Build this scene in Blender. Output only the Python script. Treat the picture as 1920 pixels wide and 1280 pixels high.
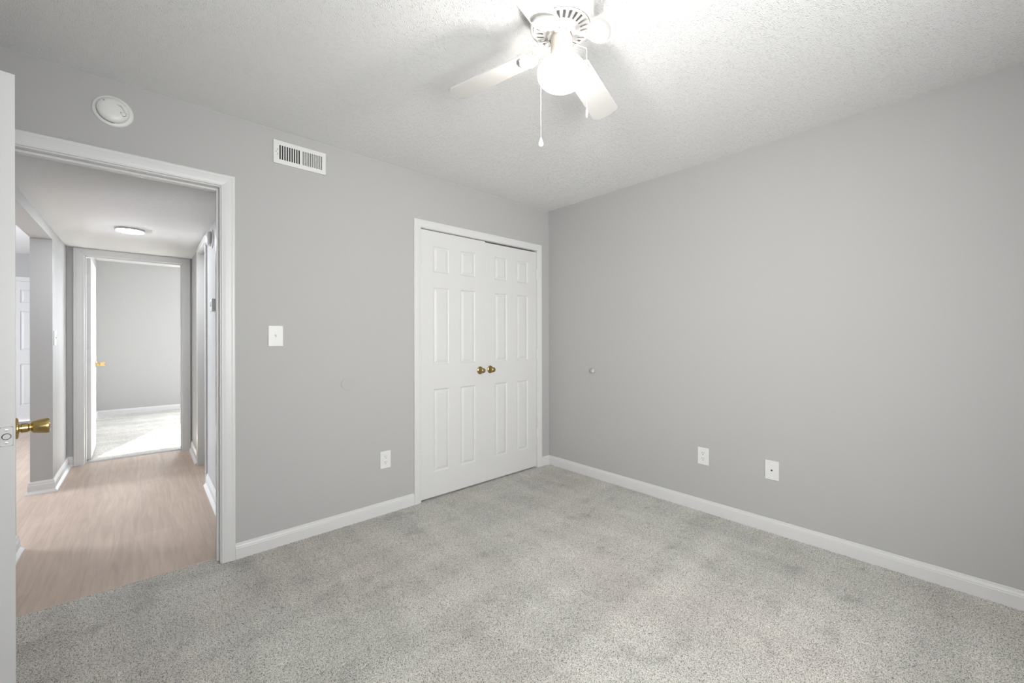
import bpy, bmesh, math, random
import numpy as np
from mathutils import Vector, Matrix

for o in list(bpy.data.objects):
    bpy.data.objects.remove(o, do_unlink=True)
scn = bpy.context.scene
COL = scn.collection
PI = math.pi

# ------------------------------------------------------------------ camera
cd = bpy.data.cameras.new('camera'); cam = bpy.data.objects.new('camera', cd); COL.objects.link(cam)
YAW = 0.733769; ROLL = -0.001705
F = Vector((math.sin(YAW), math.cos(YAW), 0)); R = Vector((math.cos(YAW), -math.sin(YAW), 0)); U = Vector((0, 0, 1))
R2 = R*math.cos(ROLL)+U*math.sin(ROLL); U2 = U*math.cos(ROLL)-R*math.sin(ROLL)
M = Matrix((R2, U2, -F)).transposed().to_4x4(); M.translation = Vector((-2.91598, -2.70075, 1.21607))
cam.matrix_world = M
cd.sensor_width = 36; cd.lens = 36*765.887/1920; cd.shift_y = -6.513/1920; cd.clip_start = .02
scn.camera = cam

# ------------------------------------------------------------------ light, world, exposure
vs = scn.view_settings
vs.view_transform = 'Standard'; vs.look = 'None'; vs.gamma = 1; vs.use_curve_mapping = False
vs.exposure = 0.0
GLOBE_STRENGTH = 7
BULB_POWER = 15
w = bpy.data.worlds.new('sky'); scn.world = w; w.use_nodes = True
bgn = w.node_tree.nodes['Background']; bgn.inputs[0].default_value = (.80, .88, 1, 1); bgn.inputs[1].default_value = 2.0

def sun_lamp():
    d = Vector((-.364, -1, -.5826)).normalized()
    l = bpy.data.lights.new('sun', 'SUN'); l.energy = 130; l.angle = math.radians(.6); l.color = (1, .97, .93)
    o = bpy.data.objects.new('sun', l); COL.objects.link(o)
    o.rotation_euler = d.to_track_quat('-Z', 'Y').to_euler(); o.location = (0, 10, 8)
sun_lamp()

def area(name, loc, d, sx, sy, power, col=(1, 1, 1), spread=180):
    l = bpy.data.lights.new(name, 'AREA'); l.shape = 'RECTANGLE'; l.size = sx; l.size_y = sy
    l.energy = power; l.color = col; l.spread = math.radians(spread)
    o = bpy.data.objects.new(name, l); COL.objects.link(o); o.location = loc
    o.rotation_euler = Vector(d).to_track_quat('-Z', 'Z').to_euler()
    return o
# daylight at the windows of the place, plus two added fill lights
area('daylight_bedroom_window', (-2.38, -3.47, 1.42), (.85, 1, -.14), 1.1, 1.1, 62, (1, .997, .99), 138)
area('added_upward_fill_bedroom', (-2.38, -3.46, 1.2), (.05, 1, .65), 1.1, .7, 13.5, (1, .995, .985), 130)  # added fill aimed upward to brighten the ceiling
area('daylight_far_room_window', (-1.65, 6.56, 1.45), (0, -1, -.6), 1.0, .95, 115, (.88, .93, 1))
area('added_side_fill_far_room', (.08, 4.9, 1.4), (-1, 0, -.1), 1.2, 1.2, 70, (.90, .94, 1))  # added side fill to brighten the far room's end wall
area('daylight_living_window', (-6.62, 3.2, 1.4), (1, 0, -.45), 2.2, 1.4, 200, (.86, .92, 1))

# ------------------------------------------------------------------ materials
def mat(name, col, rough=.5, metal=0, spec=.5, bump=None, noise=None, emit=None, coat=0):
    m = bpy.data.materials.new(name); m.use_nodes = True; nt = m.node_tree; b = nt.nodes['Principled BSDF']
    b.inputs['Base Color'].default_value = (*col, 1); b.inputs['Roughness'].default_value = rough
    b.inputs['Metallic'].default_value = metal; b.inputs['Specular IOR Level'].default_value = spec
    b.inputs['Coat Weight'].default_value = coat
    tc = nt.nodes.new('ShaderNodeTexCoord')
    if noise:  # (scale, amount): slight colour variation
        n = nt.nodes.new('ShaderNodeTexNoise'); n.inputs['Scale'].default_value = noise[0]; n.inputs['Detail'].default_value = 3
        r = nt.nodes.new('ShaderNodeMapRange'); r.inputs['To Min'].default_value = 1-noise[1]; r.inputs['To Max'].default_value = 1+noise[1]
        mx = nt.nodes.new('ShaderNodeVectorMath'); mx.operation = 'SCALE'; mx.inputs[0].default_value = col
        nt.links.new(tc.outputs['Object'], n.inputs['Vector']); nt.links.new(n.outputs['Fac'], r.inputs['Value'])
        nt.links.new(r.outputs[0], mx.inputs['Scale']); nt.links.new(mx.outputs[0], b.inputs['Base Color'])
    if bump:  # (scale, strength, distance)
        n = nt.nodes.new('ShaderNodeTexNoise'); n.inputs['Scale'].default_value = bump[0]; n.inputs['Detail'].default_value = 4
        bp = nt.nodes.new('ShaderNodeBump'); bp.inputs['Strength'].default_value = bump[1]; bp.inputs['Distance'].default_value = bump[2]
        nt.links.new(tc.outputs['Object'], n.inputs['Vector']); nt.links.new(n.outputs['Fac'], bp.inputs['Height'])
        nt.links.new(bp.outputs[0], b.inputs['Normal'])
    if emit:
        b.inputs['Emission Color'].default_value = (*emit[0], 1); b.inputs['Emission Strength'].default_value = emit[1]
    return m

def popcorn(name, col):
    m = mat(name, col, .9, spec=.2); nt = m.node_tree; b = nt.nodes['Principled BSDF']
    tc = nt.nodes.new('ShaderNodeTexCoord')
    def N_(k): return nt.nodes.new(k)
    v = N_('ShaderNodeTexVoronoi'); v.inputs['Scale'].default_value = 190; v.inputs['Randomness'].default_value = 1
    n = N_('ShaderNodeTexNoise'); n.inputs['Scale'].default_value = 85; n.inputs['Detail'].default_value = 2
    n2 = N_('ShaderNodeTexNoise'); n2.inputs['Scale'].default_value = 280; n2.inputs['Detail'].default_value = 3; n2.inputs['Roughness'].default_value = .6
    for q in (v, n, n2): nt.links.new(tc.outputs['Object'], q.inputs['Vector'])
    inv = N_('ShaderNodeMapRange'); inv.inputs['From Min'].default_value = .05; inv.inputs['From Max'].default_value = .55; inv.inputs['To Min'].default_value = 1; inv.inputs['To Max'].default_value = 0
    nt.links.new(v.outputs['Distance'], inv.inputs['Value'])
    mr = N_('ShaderNodeMapRange'); mr.inputs['From Min'].default_value = .40; mr.inputs['From Max'].default_value = .62; nt.links.new(n.outputs['Fac'], mr.inputs['Value'])
    g = N_('ShaderNodeMath'); g.operation = 'MULTIPLY'; nt.links.new(inv.outputs[0], g.inputs[0]); nt.links.new(mr.outputs[0], g.inputs[1])
    a = N_('ShaderNodeMath'); a.operation = 'MULTIPLY_ADD'; a.inputs[1].default_value = 1.3
    nt.links.new(n2.outputs['Fac'], a.inputs[0]); nt.links.new(g.outputs[0], a.inputs[2])
    bp = nt.nodes.new('ShaderNodeBump'); bp.inputs['Strength'].default_value = .85; bp.inputs['Distance'].default_value = .0054
    nt.links.new(a.outputs[0], bp.inputs['Height']); nt.links.new(bp.outputs[0], b.inputs['Normal'])
    return m

def carpet_mat(name, tufts):
    m = mat(name, (.4, .4, .38), 1, spec=.05); nt = m.node_tree; b = nt.nodes['Principled BSDF']; N = nt.nodes; L = nt.links
    b.inputs['Sheen Weight'].default_value = .15
    tc = N.new('ShaderNodeTexCoord')
    def noise(scale, det, sc=(1, 1, 1), rough=.5, loc=(0, 0, 0)):
        mp = N.new('ShaderNodeMapping'); mp.inputs['Scale'].default_value = sc; mp.inputs['Location'].default_value = loc
        n = N.new('ShaderNodeTexNoise'); n.inputs['Scale'].default_value = scale; n.inputs['Detail'].default_value = det; n.inputs['Roughness'].default_value = rough
        L.new(tc.outputs['Object'], mp.inputs[0]); L.new(mp.outputs[0], n.inputs['Vector']); return n.outputs['Fac']
    def rng(src, a, b_, c, d):
        r = N.new('ShaderNodeMapRange'); r.inputs['From Min'].default_value = a; r.inputs['From Max'].default_value = b_
        r.inputs['To Min'].default_value = c; r.inputs['To Max'].default_value = d; L.new(src, r.inputs['Value']); return r.outputs[0]
    def mul(x, y):
        q = N.new('ShaderNodeMath'); q.operation = 'MULTIPLY'; L.new(x, q.inputs[0]); L.new(y, q.inputs[1]); return q.outputs[0]
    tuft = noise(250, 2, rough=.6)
    cr = N.new('ShaderNodeValToRGB'); L.new(tuft, cr.inputs[0]); e = cr.color_ramp.elements    # heathered yarn flecks, with the shade between tufts painted in dark
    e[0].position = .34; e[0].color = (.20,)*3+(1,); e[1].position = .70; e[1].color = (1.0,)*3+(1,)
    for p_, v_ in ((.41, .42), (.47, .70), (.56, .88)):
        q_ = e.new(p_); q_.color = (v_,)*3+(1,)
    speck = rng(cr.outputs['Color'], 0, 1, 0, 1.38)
    vac = rng(noise(1.6, 2, (.45, 3.0, 1)), .38, .62, .925, 1.07)       # vacuum passes, brushed pile
    vac2 = rng(noise(2.0, 2, (3.0, .7, 1), loc=(3, 1, 0)), .38, .62, .94, 1.05)
    foot = rng(noise(7, 3, rough=.6), .56, .70, 1.0, .82)              # scuffed spots
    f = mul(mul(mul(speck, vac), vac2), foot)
    hue = N.new('ShaderNodeMix'); hue.data_type = 'RGBA'
    hue.inputs['A'].default_value = (.515, .505, .465, 1); hue.inputs['B'].default_value = (.53, .50, .462, 1)
    L.new(rng(noise(1.1, 1), .42, .62, 0, 1), hue.inputs['Factor'])
    sc = N.new('ShaderNodeVectorMath'); sc.operation = 'SCALE'
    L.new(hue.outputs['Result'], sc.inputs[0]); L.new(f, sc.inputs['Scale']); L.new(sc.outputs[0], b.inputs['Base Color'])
    bp = N.new('ShaderNodeBump'); bp.inputs['Strength'].default_value = .7 if tufts else .6; bp.inputs['Distance'].default_value = .004 if tufts else .005
    L.new(tuft, bp.inputs['Height']); L.new(bp.outputs[0], b.inputs['Normal'])
    return m

def plank_mat():
    m = mat('vinyl_plank', (.5, .4, .34), .42, spec=.4); nt = m.node_tree; b = nt.nodes['Principled BSDF']; N = nt.nodes; L = nt.links
    tc = N.new('ShaderNodeTexCoord')
    mp = N.new('ShaderNodeMapping'); mp.inputs['Rotation'].default_value = (0, 0, PI/2); mp.inputs['Location'].default_value = (.31, .05, 0)
    L.new(tc.outputs['Object'], mp.inputs[0])
    br = N.new('ShaderNodeTexBrick'); br.offset = .37; br.inputs['Scale'].default_value = 1
    br.inputs['Brick Width'].default_value = 1.22; br.inputs['Row Height'].default_value = .182; br.inputs['Mortar Size'].default_value = .0007
    br.inputs['Color1'].default_value = (.53, .418, .340, 1); br.inputs['Color2'].default_value = (.475, .372, .302, 1); br.inputs['Mortar'].default_value = (.39, .315, .27, 1)
    L.new(mp.outputs[0], br.inputs['Vector'])
    mp2 = N.new('ShaderNodeMapping'); mp2.inputs['Scale'].default_value = (7, .45, 1); L.new(tc.outputs['Object'], mp2.inputs[0])
    n = N.new('ShaderNodeTexNoise'); n.inputs['Scale'].default_value = 5; n.inputs['Detail'].default_value = 6; n.inputs['Roughness'].default_value = .62; n.inputs['Distortion'].default_value = .8
    L.new(mp2.outputs[0], n.inputs['Vector'])
    r = N.new('ShaderNodeMapRange'); r.inputs['From Min'].default_value = .3; r.inputs['From Max'].default_value = .7; r.inputs['To Min'].default_value = .84; r.inputs['To Max'].default_value = 1.13
    L.new(n.outputs['Fac'], r.inputs['Value'])
    n3 = N.new('ShaderNodeTexNoise'); n3.inputs['Scale'].default_value = 2.2; n3.inputs['Detail'].default_value = 2
    L.new(tc.outputs['Object'], n3.inputs['Vector'])
    r3 = N.new('ShaderNodeMapRange'); r3.inputs['From Min'].default_value = .35; r3.inputs['From Max'].default_value = .65; r3.inputs['To Min'].default_value = .93; r3.inputs['To Max'].default_value = 1.05
    L.new(n3.outputs['Fac'], r3.inputs['Value'])
    mu = N.new('ShaderNodeMath'); mu.operation = 'MULTIPLY'; L.new(r.outputs[0], mu.inputs[0]); L.new(r3.outputs[0], mu.inputs[1])
    sc = N.new('ShaderNodeVectorMath'); sc.operation = 'SCALE'; L.new(br.outputs['Color'], sc.inputs[0]); L.new(mu.outputs[0], sc.inputs['Scale'])
    L.new(sc.outputs[0], b.inputs['Base Color'])
    bp = N.new('ShaderNodeBump'); bp.inputs['Strength'].default_value = .15; bp.inputs['Distance'].default_value = .001
    L.new(n.outputs['Fac'], bp.inputs['Height']); L.new(bp.outputs[0], b.inputs['Normal'])
    return m

WALL = mat('grey_wall_paint', (.445, .443, .437), .62, spec=.3, bump=(180, .12, .001))
CEIL = popcorn('popcorn_ceiling', (.90, .90, .893))
SOFFIT = mat('smooth_ceiling_paint', (.78, .78, .78), .8)
TRIM = mat('white_trim_paint', (.66, .66, .655), .38, spec=.45)
DOORW = mat('white_door_paint', (.65, .65, .643), .42, spec=.4, bump=(90, .04, .0005))
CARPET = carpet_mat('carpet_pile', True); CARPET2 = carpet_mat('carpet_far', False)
PLANK = plank_mat()
BRASS = mat('brass', (.60, .44, .18), .22, metal=1, noise=(30, .15))
OLDB = mat('aged_brass', (.42, .32, .15), .28, metal=1, noise=(30, .2))
PLASTIC = mat('white_plastic', (.72, .72, .705), .35)
PLASTIC2 = mat('off_white_plastic', (.82, .81, .78), .4)
CREAM = mat('cream_enamel', (.66, .61, .545), .35)
FANW = mat('white_enamel', (.58, .57, .55), .35)
BLADE = mat('white_laminate', (.56, .55, .53), .45, noise=(6, .02))
DARK = mat('dark_void', (.015, .015, .015), .8)
METAL = mat('satin_steel', (.55, .55, .55), .35, metal=1)
ALU = mat('aluminium_sill', (.42, .42, .44), .4, metal=.6)
PUTTY = mat('painted_hardware', (.66, .66, .65), .4)
GREYBUMP = mat('grey_rubber', (.50, .50, .495), .5)
BACKING = mat('dark_backing', (.03, .03, .028), .9)
def globe_mat():     # thin frosted glass: glows itself and lets the bulb's light through
    m = bpy.data.materials.new('lit_glass_globe'); m.use_nodes = True; nt = m.node_tree; nt.nodes.clear()
    o = nt.nodes.new('ShaderNodeOutputMaterial'); mx = nt.nodes.new('ShaderNodeMixShader'); t = nt.nodes.new('ShaderNodeBsdfTransparent'); g = nt.nodes.new('ShaderNodeEmission')
    g.inputs[0].default_value = (1, .97, .92, 1); g.inputs[1].default_value = GLOBE_STRENGTH; mx.inputs[0].default_value = .45
    nt.links.new(t.outputs[0], mx.inputs[1]); nt.links.new(g.outputs[0], mx.inputs[2]); nt.links.new(mx.outputs[0], o.inputs[0]); return m
GLOBE = globe_mat()
LENS = mat('hall_light_lens', (.9, .9, .9), .4, emit=((.93, .96, 1), 150))
GREYMARK = mat('grey_print', (.35, .35, .35), .6)

def glass_mat():
    m = bpy.data.materials.new('window_glass'); m.use_nodes = True; nt = m.node_tree; nt.nodes.clear()
    o = nt.nodes.new('ShaderNodeOutputMaterial'); mx = nt.nodes.new('ShaderNodeMixShader'); t = nt.nodes.new('ShaderNodeBsdfTransparent'); g = nt.nodes.new('ShaderNodeBsdfGlossy')
    g.inputs['Roughness'].default_value = .02; mx.inputs[0].default_value = .06
    nt.links.new(t.outputs[0], mx.inputs[1]); nt.links.new(g.outputs[0], mx.inputs[2]); nt.links.new(mx.outputs[0], o.inputs[0]); return m
GLASS = glass_mat()

# ------------------------------------------------------------------ helpers
def box(bm, x0, x1, y0, y1, z0, z1, mtx=None):
    vs_ = [Vector((x, y, z)) for x in (x0, x1) for y in (y0, y1) for z in (z0, z1)]
    if mtx: vs_ = [mtx @ v for v in vs_]
    v = [bm.verts.new(p) for p in vs_]
    for f in ((0, 1, 3, 2), (4, 6, 7, 5), (0, 4, 5, 1), (2, 3, 7, 6), (0, 2, 6, 4), (1, 5, 7, 3)):
        bm.faces.new([v[i] for i in f])
def new(): return bmesh.new()
def finish(name, bm, m, parent=None, smooth=False, bevel=0, label=None, seg=2, angle=40):
    bmesh.ops.recalc_face_normals(bm, faces=bm.faces[:])
    me = bpy.data.meshes.new(name); bm.to_mesh(me); bm.free()
    me.materials.append(m)
    o = bpy.data.objects.new(name, me); COL.objects.link(o)
    if smooth:
        for p in me.polygons: p.use_smooth = True
        me.set_sharp_from_angle(angle=math.radians(angle))
    if bevel:
        b = o.modifiers.new('bevel', 'BEVEL'); b.width = bevel; b.segments = seg; b.limit_method = 'ANGLE'
    if parent: o.parent = parent
    if label: o['label'] = label
    return o
def struct(o, label, cat):
    o['kind'] = 'structure'; o['label'] = label; o['category'] = cat; return o
def thing(name, label, cat, loc=(0, 0, 0), rot=(0, 0, 0), group=None, kind=None):
    o = bpy.data.objects.new(name, None); COL.objects.link(o); o.location = loc; o.rotation_euler = rot
    o.empty_display_size = .05
    o['label'] = label; o['category'] = cat
    if group: o['group'] = group
    if kind: o['kind'] = kind
    return o
def lathe(bm, prof, n=48, mtx=None, cap0=False, cap1=False):
    """prof: (r, z) pairs, turned about local Z."""
    mtx = mtx or Matrix()
    rings = []
    for r, z in prof:
        if r < 1e-6: rings.append([bm.verts.new(mtx @ Vector((0, 0, z)))])
        else: rings.append([bm.verts.new(mtx @ Vector((r*math.cos(2*PI*i/n), r*math.sin(2*PI*i/n), z))) for i in range(n)])
    for a, b in zip(rings, rings[1:]):
        for i in range(n):
            j = (i+1) % n
            if len(a) == 1 and len(b) == 1: continue
            if len(a) == 1: bm.faces.new((a[0], b[i], b[j]))
            elif len(b) == 1: bm.faces.new((a[i], a[j], b[0]))
            else: bm.faces.new((a[i], a[j], b[j], b[i]))
    if cap0 and len(rings[0]) > 1: bm.faces.new(rings[0][::-1])
    if cap1 and len(rings[-1]) > 1: bm.faces.new(rings[-1])
def tube(bm, pts, r, n=8):
    pts = [Vector(p) for p in pts]; rings = []
    for i, p in enumerate(pts):
        d = (pts[min(i+1, len(pts)-1)]-pts[max(i-1, 0)]).normalized()
        a = d.orthogonal().normalized() if i == 0 else (prev - d*prev.dot(d)).normalized(); prev = a; b = d.cross(a)
        rings.append([bm.verts.new(p+a*r*math.cos(2*PI*k/n)+b*r*math.sin(2*PI*k/n)) for k in range(n)])
    for A, B in zip(rings, rings[1:]):
        for k in range(n): bm.faces.new((A[k], A[(k+1) % n], B[(k+1) % n], B[k]))
    bm.faces.new(rings[0][::-1]); bm.faces.new(rings[-1])
def loft(bm, rings, closed=True, caps=True):
    R_ = [[bm.verts.new(p) for p in r] for r in rings]; n = len(R_[0])
    for A, B in zip(R_, R_[1:]):
        for k in range(n if closed else n-1): bm.faces.new((A[k], A[(k+1) % n], B[(k+1) % n], B[k]))
    if caps: bm.faces.new(R_[0][::-1]); bm.faces.new(R_[-1])

# wall frame: local x runs along the wall as seen from the room, local y points out of the wall into the room, z up
def frame_back(x, z): return Matrix(((1, 0, 0, x), (0, -1, 0, 0), (0, 0, 1, z), (0, 0, 0, 1)))            # plane y=0, out = -y
def wallframe(origin, xdir, out):
    x = Vector(xdir); y = Vector(out); m = Matrix((x, y, Vector((0, 0, 1)))).transposed().to_4x4(); m.translation = Vector(origin); return m
def wall_mesh(name, boxes, label, m=WALL):
    bm = new()
    for b in boxes: box(bm, *b)
    return struct(finish(name, bm, m), label, 'wall')

# ------------------------------------------------------------------ the shell
H = 2.44; HH = 2.095        # room ceiling, lowered hall ceiling
FZ = -.008                  # hard floor sits a little below the carpet pile
XR0, XL0, YR = 0, -3.66, -3.38
# jamb lines of the openings in the back wall
D0, D1, DZ = -3.391, -2.610, 2.036
C0, C1, CZ = -1.392, -.171, 2.034
JT = .018
wall_mesh('wall_back', [(-3.66, D0-JT, 0, .115, -.02, H), (D1+JT, C0-JT, 0, .115, -.02, H), (C1+JT, .12, 0, .115, -.02, H),
                        (D0-JT, D1+JT, 0, .115, DZ+JT, H), (C0-JT, C1+JT, 0, .115, CZ+JT, H)],
          'grey painted wall with the hall doorway and the closet doors', )
wall_mesh('wall_right', [(0, .12, -3.5, 0, -.02, H)], 'plain grey painted wall on the right with two white outlet plates')
wall_mesh('wall_left', [(-3.78, -3.66, -3.5, .115, -.02, H)], 'grey wall behind the open bedroom door')
WX0, WX1, WZ0, WZ1 = -3.0, -1.76, .82, 2.02
wall_mesh('wall_rear', [(-3.66, WX0, -3.5, YR, -.02, H), (WX1, 0, -3.5, YR, -.02, H), (WX0, WX1, -3.5, YR, -.02, WZ0), (WX0, WX1, -3.5, YR, WZ1, H)],
          'grey window wall behind the viewer')
# hall
HXL, HXR, HYF = -3.46, -2.52, 3.03
PO0, PO1 = .940, 2.215      # passage opening in the hall's left wall
wall_mesh('wall_hall_left', [(-3.58, HXL, .115, PO0, -.03, H), (-3.58, HXL, PO1, HYF+.115, -.03, H), (-3.58, HXL, PO0, PO1, 2.015, H),
                             (-3.58, HXL, HYF+.115, 6.45, -.03, H)], 'grey hallway wall with a wide opening to the living room')
RO0, RO1 = 1.60, 2.235       # opening in the hall's right wall
wall_mesh('wall_hall_right', [(HXR, HXR+.115, .115, RO0-JT, -.03, H), (HXR, HXR+.115, RO1+JT, HYF, -.03, H), (HXR, HXR+.115, RO0-JT, RO1+JT, 2.03+JT, H)],
          'grey hallway wall with thermostat on the right')
FD0, FD1, FDZ = -3.345, -2.606, 2.03
wall_mesh('wall_hall_far', [(HXL, FD0-JT, HYF, HYF+.115, -.03, H), (FD1+JT, .1, HYF, HYF+.115, -.03, H), (FD0-JT, FD1+JT, HYF, HYF+.115, FDZ+JT, H)],
          'grey end wall of the hallway around the far doorway')
# small closed room beside the hall
wall_mesh('wall_hall_closet', [(HXR+.115, -1.5, .95, 1.05, -.03, H), (HXR+.115, -1.5, 2.75, 2.85, -.03, H), (-1.5, -1.4, .95, 2.85, -.03, H)], 'walls of the small room off the hall')
# far room
FRY = 6.38; FW0, FW1, FWZ0, FWZ1 = -2.147, -1.147, .95, 1.9
wall_mesh('wall_far_room', [(HXL, FW0, FRY, FRY+.12, -.03, H), (FW1, .1, FRY, FRY+.12, -.03, H), (FW0, FW1, FRY, FRY+.12, -.03, FWZ0), (FW0, FW1, FRY, FRY+.12, FWZ1, H),
                            (0, .1, HYF+.115, 4.25, -.03, H), (0, .1, 5.55, FRY, -.03, H), (0, .1, 4.25, 5.55, -.03, .75), (0, .1, 4.25, 5.55, 2.05, H)], 'pale grey end wall of the far room seen through both doorways')
# living room
wall_mesh('wall_living_room', [(-6.7, -4.76, 6.45, 6.57, -.03, H), (-3.84, -3.46, 6.45, 6.57, -.03, H), (-4.76, -3.84, 6.45, 6.57, 2.05, H), (-6.7, -6.58, .0, 2.0, -.03, H), (-6.7, -6.58, 4.4, 6.45, -.03, H),
                               (-6.7, -6.58, 2.0, 4.4, -.03, .6), (-6.7, -6.58, 2.0, 4.4, 2.1, H), (-6.58, -3.78, 0, .115, -.03, H)], 'grey walls of the living room past the hall opening')

def slab(name, x0, x1, y0, y1, z0, z1, m, label, cat):
    bm = new(); box(bm, x0, x1, y0, y1, z0, z1); return struct(finish(name, bm, m), label, cat)
slab('ceiling', -3.78, .12, -3.5, .115, H, H+.1, CEIL, 'white popcorn textured bedroom ceiling', 'ceiling')
slab('ceiling_hall', HXL, HXR, .115, HYF, HH, HH+.06, CEIL, 'lowered white popcorn ceiling of the hallway', 'ceiling')
slab('ceiling_far_room', -3.58, .12, 3.03, 6.57, H, H+.1, CEIL, 'white ceiling of the far room', 'ceiling')
slab('ceiling_living_room', -6.7, -3.58, 0, 6.57, H, H+.1, SOFFIT, 'white ceiling of the living room', 'ceiling')
slab('ceiling_closet', -3.58, .12, .115, 3.03, H, H+.1, SOFFIT, 'roof above the hall ceiling', 'ceiling')
slab('floor_hall', -6.7, .12, .0, HYF+.06, -.1, FZ, PLANK, 'light oak vinyl plank floor of the hallway', 'floor')
slab('floor_living_room', -6.7, -3.52, HYF+.06, 6.57, -.1, FZ, PLANK, 'light oak vinyl plank floor of the living room', 'floor')
slab('floor_far_room', -3.52, .12, HYF+.06, 6.57, -.1, .002, CARPET2, 'pale carpet of the far room in sunlight', 'floor')
# closet interior
wall_mesh('wall_closet', [(-1.75, -1.65, .115, .8, -.02, H), (-1.65, .0, .7, .8, -.02, H), (.0, .12, .115, .8, -.02, H)], 'inside walls of the bedroom closet')

def carpet():
    rng = np.random.default_rng(4)
    x0, x1, y0, y1, st = XL0, 0.0, YR, 0.078, .0045
    nx = int((x1-x0)/st)+1; ny = int((y1-y0)/st)+1
    X, Y = np.meshgrid(np.linspace(x0, x1, nx), np.linspace(y0, y1, ny), indexing='xy')
    def smooth(a, k):
        for _ in range(k): a = (a+np.roll(a, 1, 0)+np.roll(a, -1, 0)+np.roll(a, 1, 1)+np.roll(a, -1, 1))/5
        return a
    h = rng.random(X.shape); h = (h-h.mean())/h.std()*.0012
    g = smooth(rng.random(X.shape), 7); g = (g-g.mean())/g.std()*.0002
    Z = np.clip(h+g-.001, -.008, .006)
    jx = smooth(rng.random(X.shape)-.5, 0)*st*.6; jy = (rng.random(X.shape)-.5)*st*.6
    jx[:, 0] = jx[:, -1] = 0; jy[0] = jy[-1] = 0
    co = np.stack([X+jx, Y+jy, Z], -1).reshape(-1, 3).astype(np.float32)
    idx = np.arange(nx*ny).reshape(ny, nx)
    q = np.stack([idx[:-1, :-1], idx[:-1, 1:], idx[1:, 1:], idx[1:, :-1]], -1).reshape(-1, 4)
    # carpet keeps to the room, and to the doorway where it crosses the wall line
    cy = co[q[:, 0], 1]; cx = co[q[:, 0], 0]
    keep = (cy < .0) | ((cx > D0) & (cx < D1-.004)) | ((cx > C0) & (cx < C1-.004) & (cy < .05))
    q = q[keep]
    me = bpy.data.meshes.new('floor'); me.vertices.add(len(co)); me.vertices.foreach_set('co', co.ravel())
    me.loops.add(len(q)*4); me.loops.foreach_set('vertex_index', q.ravel().astype(np.int32))
    me.polygons.add(len(q)); me.polygons.foreach_set('loop_start', np.arange(0, len(q)*4, 4, dtype=np.int32))
    me.update(calc_edges=True); me.validate()
    me.polygons.foreach_set('use_smooth', np.ones(len(me.polygons), dtype=bool))
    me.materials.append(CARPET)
    o = bpy.data.objects.new('floor', me); COL.objects.link(o)
    struct(o, 'grey flecked cut pile carpet of the bedroom', 'carpet')
carpet()
slab('floor_base', -3.78, .12, -3.5, -.001, -.1, -.012, BACKING, 'subfloor under the bedroom carpet', 'floor')

# ------------------------------------------------------------------ trim
CAS = [(0, 0), (0, .010), (.004, .0118), (.009, .0118), (.0115, .0125), (.020, .0140), (.034, .0152), (.044, .0156), (.047, .0148), (.050, .0160), (.058, .0162), (.062, .014), (.063, .0)]
BASE = [(0, 0), (.013, 0), (.013, .060), (.0115, .064), (.0122, .068), (.0085, .078), (.0065, .079), (.006, .085), (.003, .088), (0, .088)]
HBASE = [(0, 0), (.030, 0), (.027, .008), (.018, .018), (.013, .024), (.013, .070), (.009, .078), (.010, .084), (.005, .096), (0, .098)]
tn = [0]
def casing(mtx, x0, x1, zt, width, label, zb=0, cut=None):
    """mitred casing round an opening; mtx: local x along the wall, y out of it."""
    tn[0] += 1; s = width/.063; bm = new()
    st = []
    for k in range(4):
        ring = []
        for u, v in CAS:
            u *= s
            p = [(x0-u, zb), (x0-u, zt+u), (x1+u, zt+u), (x1+u, zb)][k]
            z = min(p[1], cut) if cut else p[1]
            ring.append(mtx @ Vector((p[0], v, z)))
        st.append(ring)
    loft(bm, st)
    return struct(finish('trim_%d' % tn[0], bm, TRIM), label, 'door casing')
def baseboard(name, prof, a, b, out, label, z=0, m0=0, m1=0):
    """run of moulding from a to b; m0/m1: mitre slope at the ends (end moves along the run by m*v)."""
    bm = new(); a = Vector((*a, 0)); b = Vector((*b, 0)); d = (b-a).normalized(); o = Vector((*out, 0))
    loft(bm, [[a+o*v+d*(m0*v)+Vector((0, 0, z+h)) for v, h in prof], [b+o*v+d*(m1*v)+Vector((0, 0, z+h)) for v, h in prof]])
    return struct(finish(name, bm, TRIM), label, 'baseboard')
def jambs(name_label, boxes, label):
    tn[0] += 1; bm = new()
    for b in boxes: box(bm, *b)
    return struct(finish('trim_%d' % tn[0], bm, TRIM, bevel=.0015), label, 'door frame')

FB = frame_back(0, 0)
casing(FB, D0-.006, D1+.006, DZ+.006, .063, 'white casing around the doorway to the hall')
casing(FB, C0-.003, C1+.003, CZ+.003, .057, 'white casing around the double closet doors')
jambs('', [(D0-JT, D0, -.001, .116, FZ, DZ+JT), (D1, D1+JT, -.001, .116, FZ, DZ+JT), (D0, D1, -.001, .116, DZ, DZ+JT),
           (D0, D0+.011, .038, .074, FZ, DZ), (D1-.011, D1, .038, .074, .0, DZ), (D0+.011, D1-.011, .038, .074, DZ-.011, DZ)], 'white door frame and stops of the hall doorway')
jambs('', [(C0-JT, C0-.0015, .0, .116, -.01, CZ+JT), (C1+.0015, C1+JT, .0, .116, -.01, CZ+JT), (C0, C1, .0, .116, CZ, CZ+JT)], 'white frame of the closet opening')
# hall side casing of the bedroom doorway
mh = wallframe((0, .115, 0), (1, 0, 0), (0, 1, 0))
casing(mh, D0-.006, D1+.006, DZ+.006, .040, 'hall side casing of the bedroom doorway', zb=FZ, cut=HH-.002)
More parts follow.
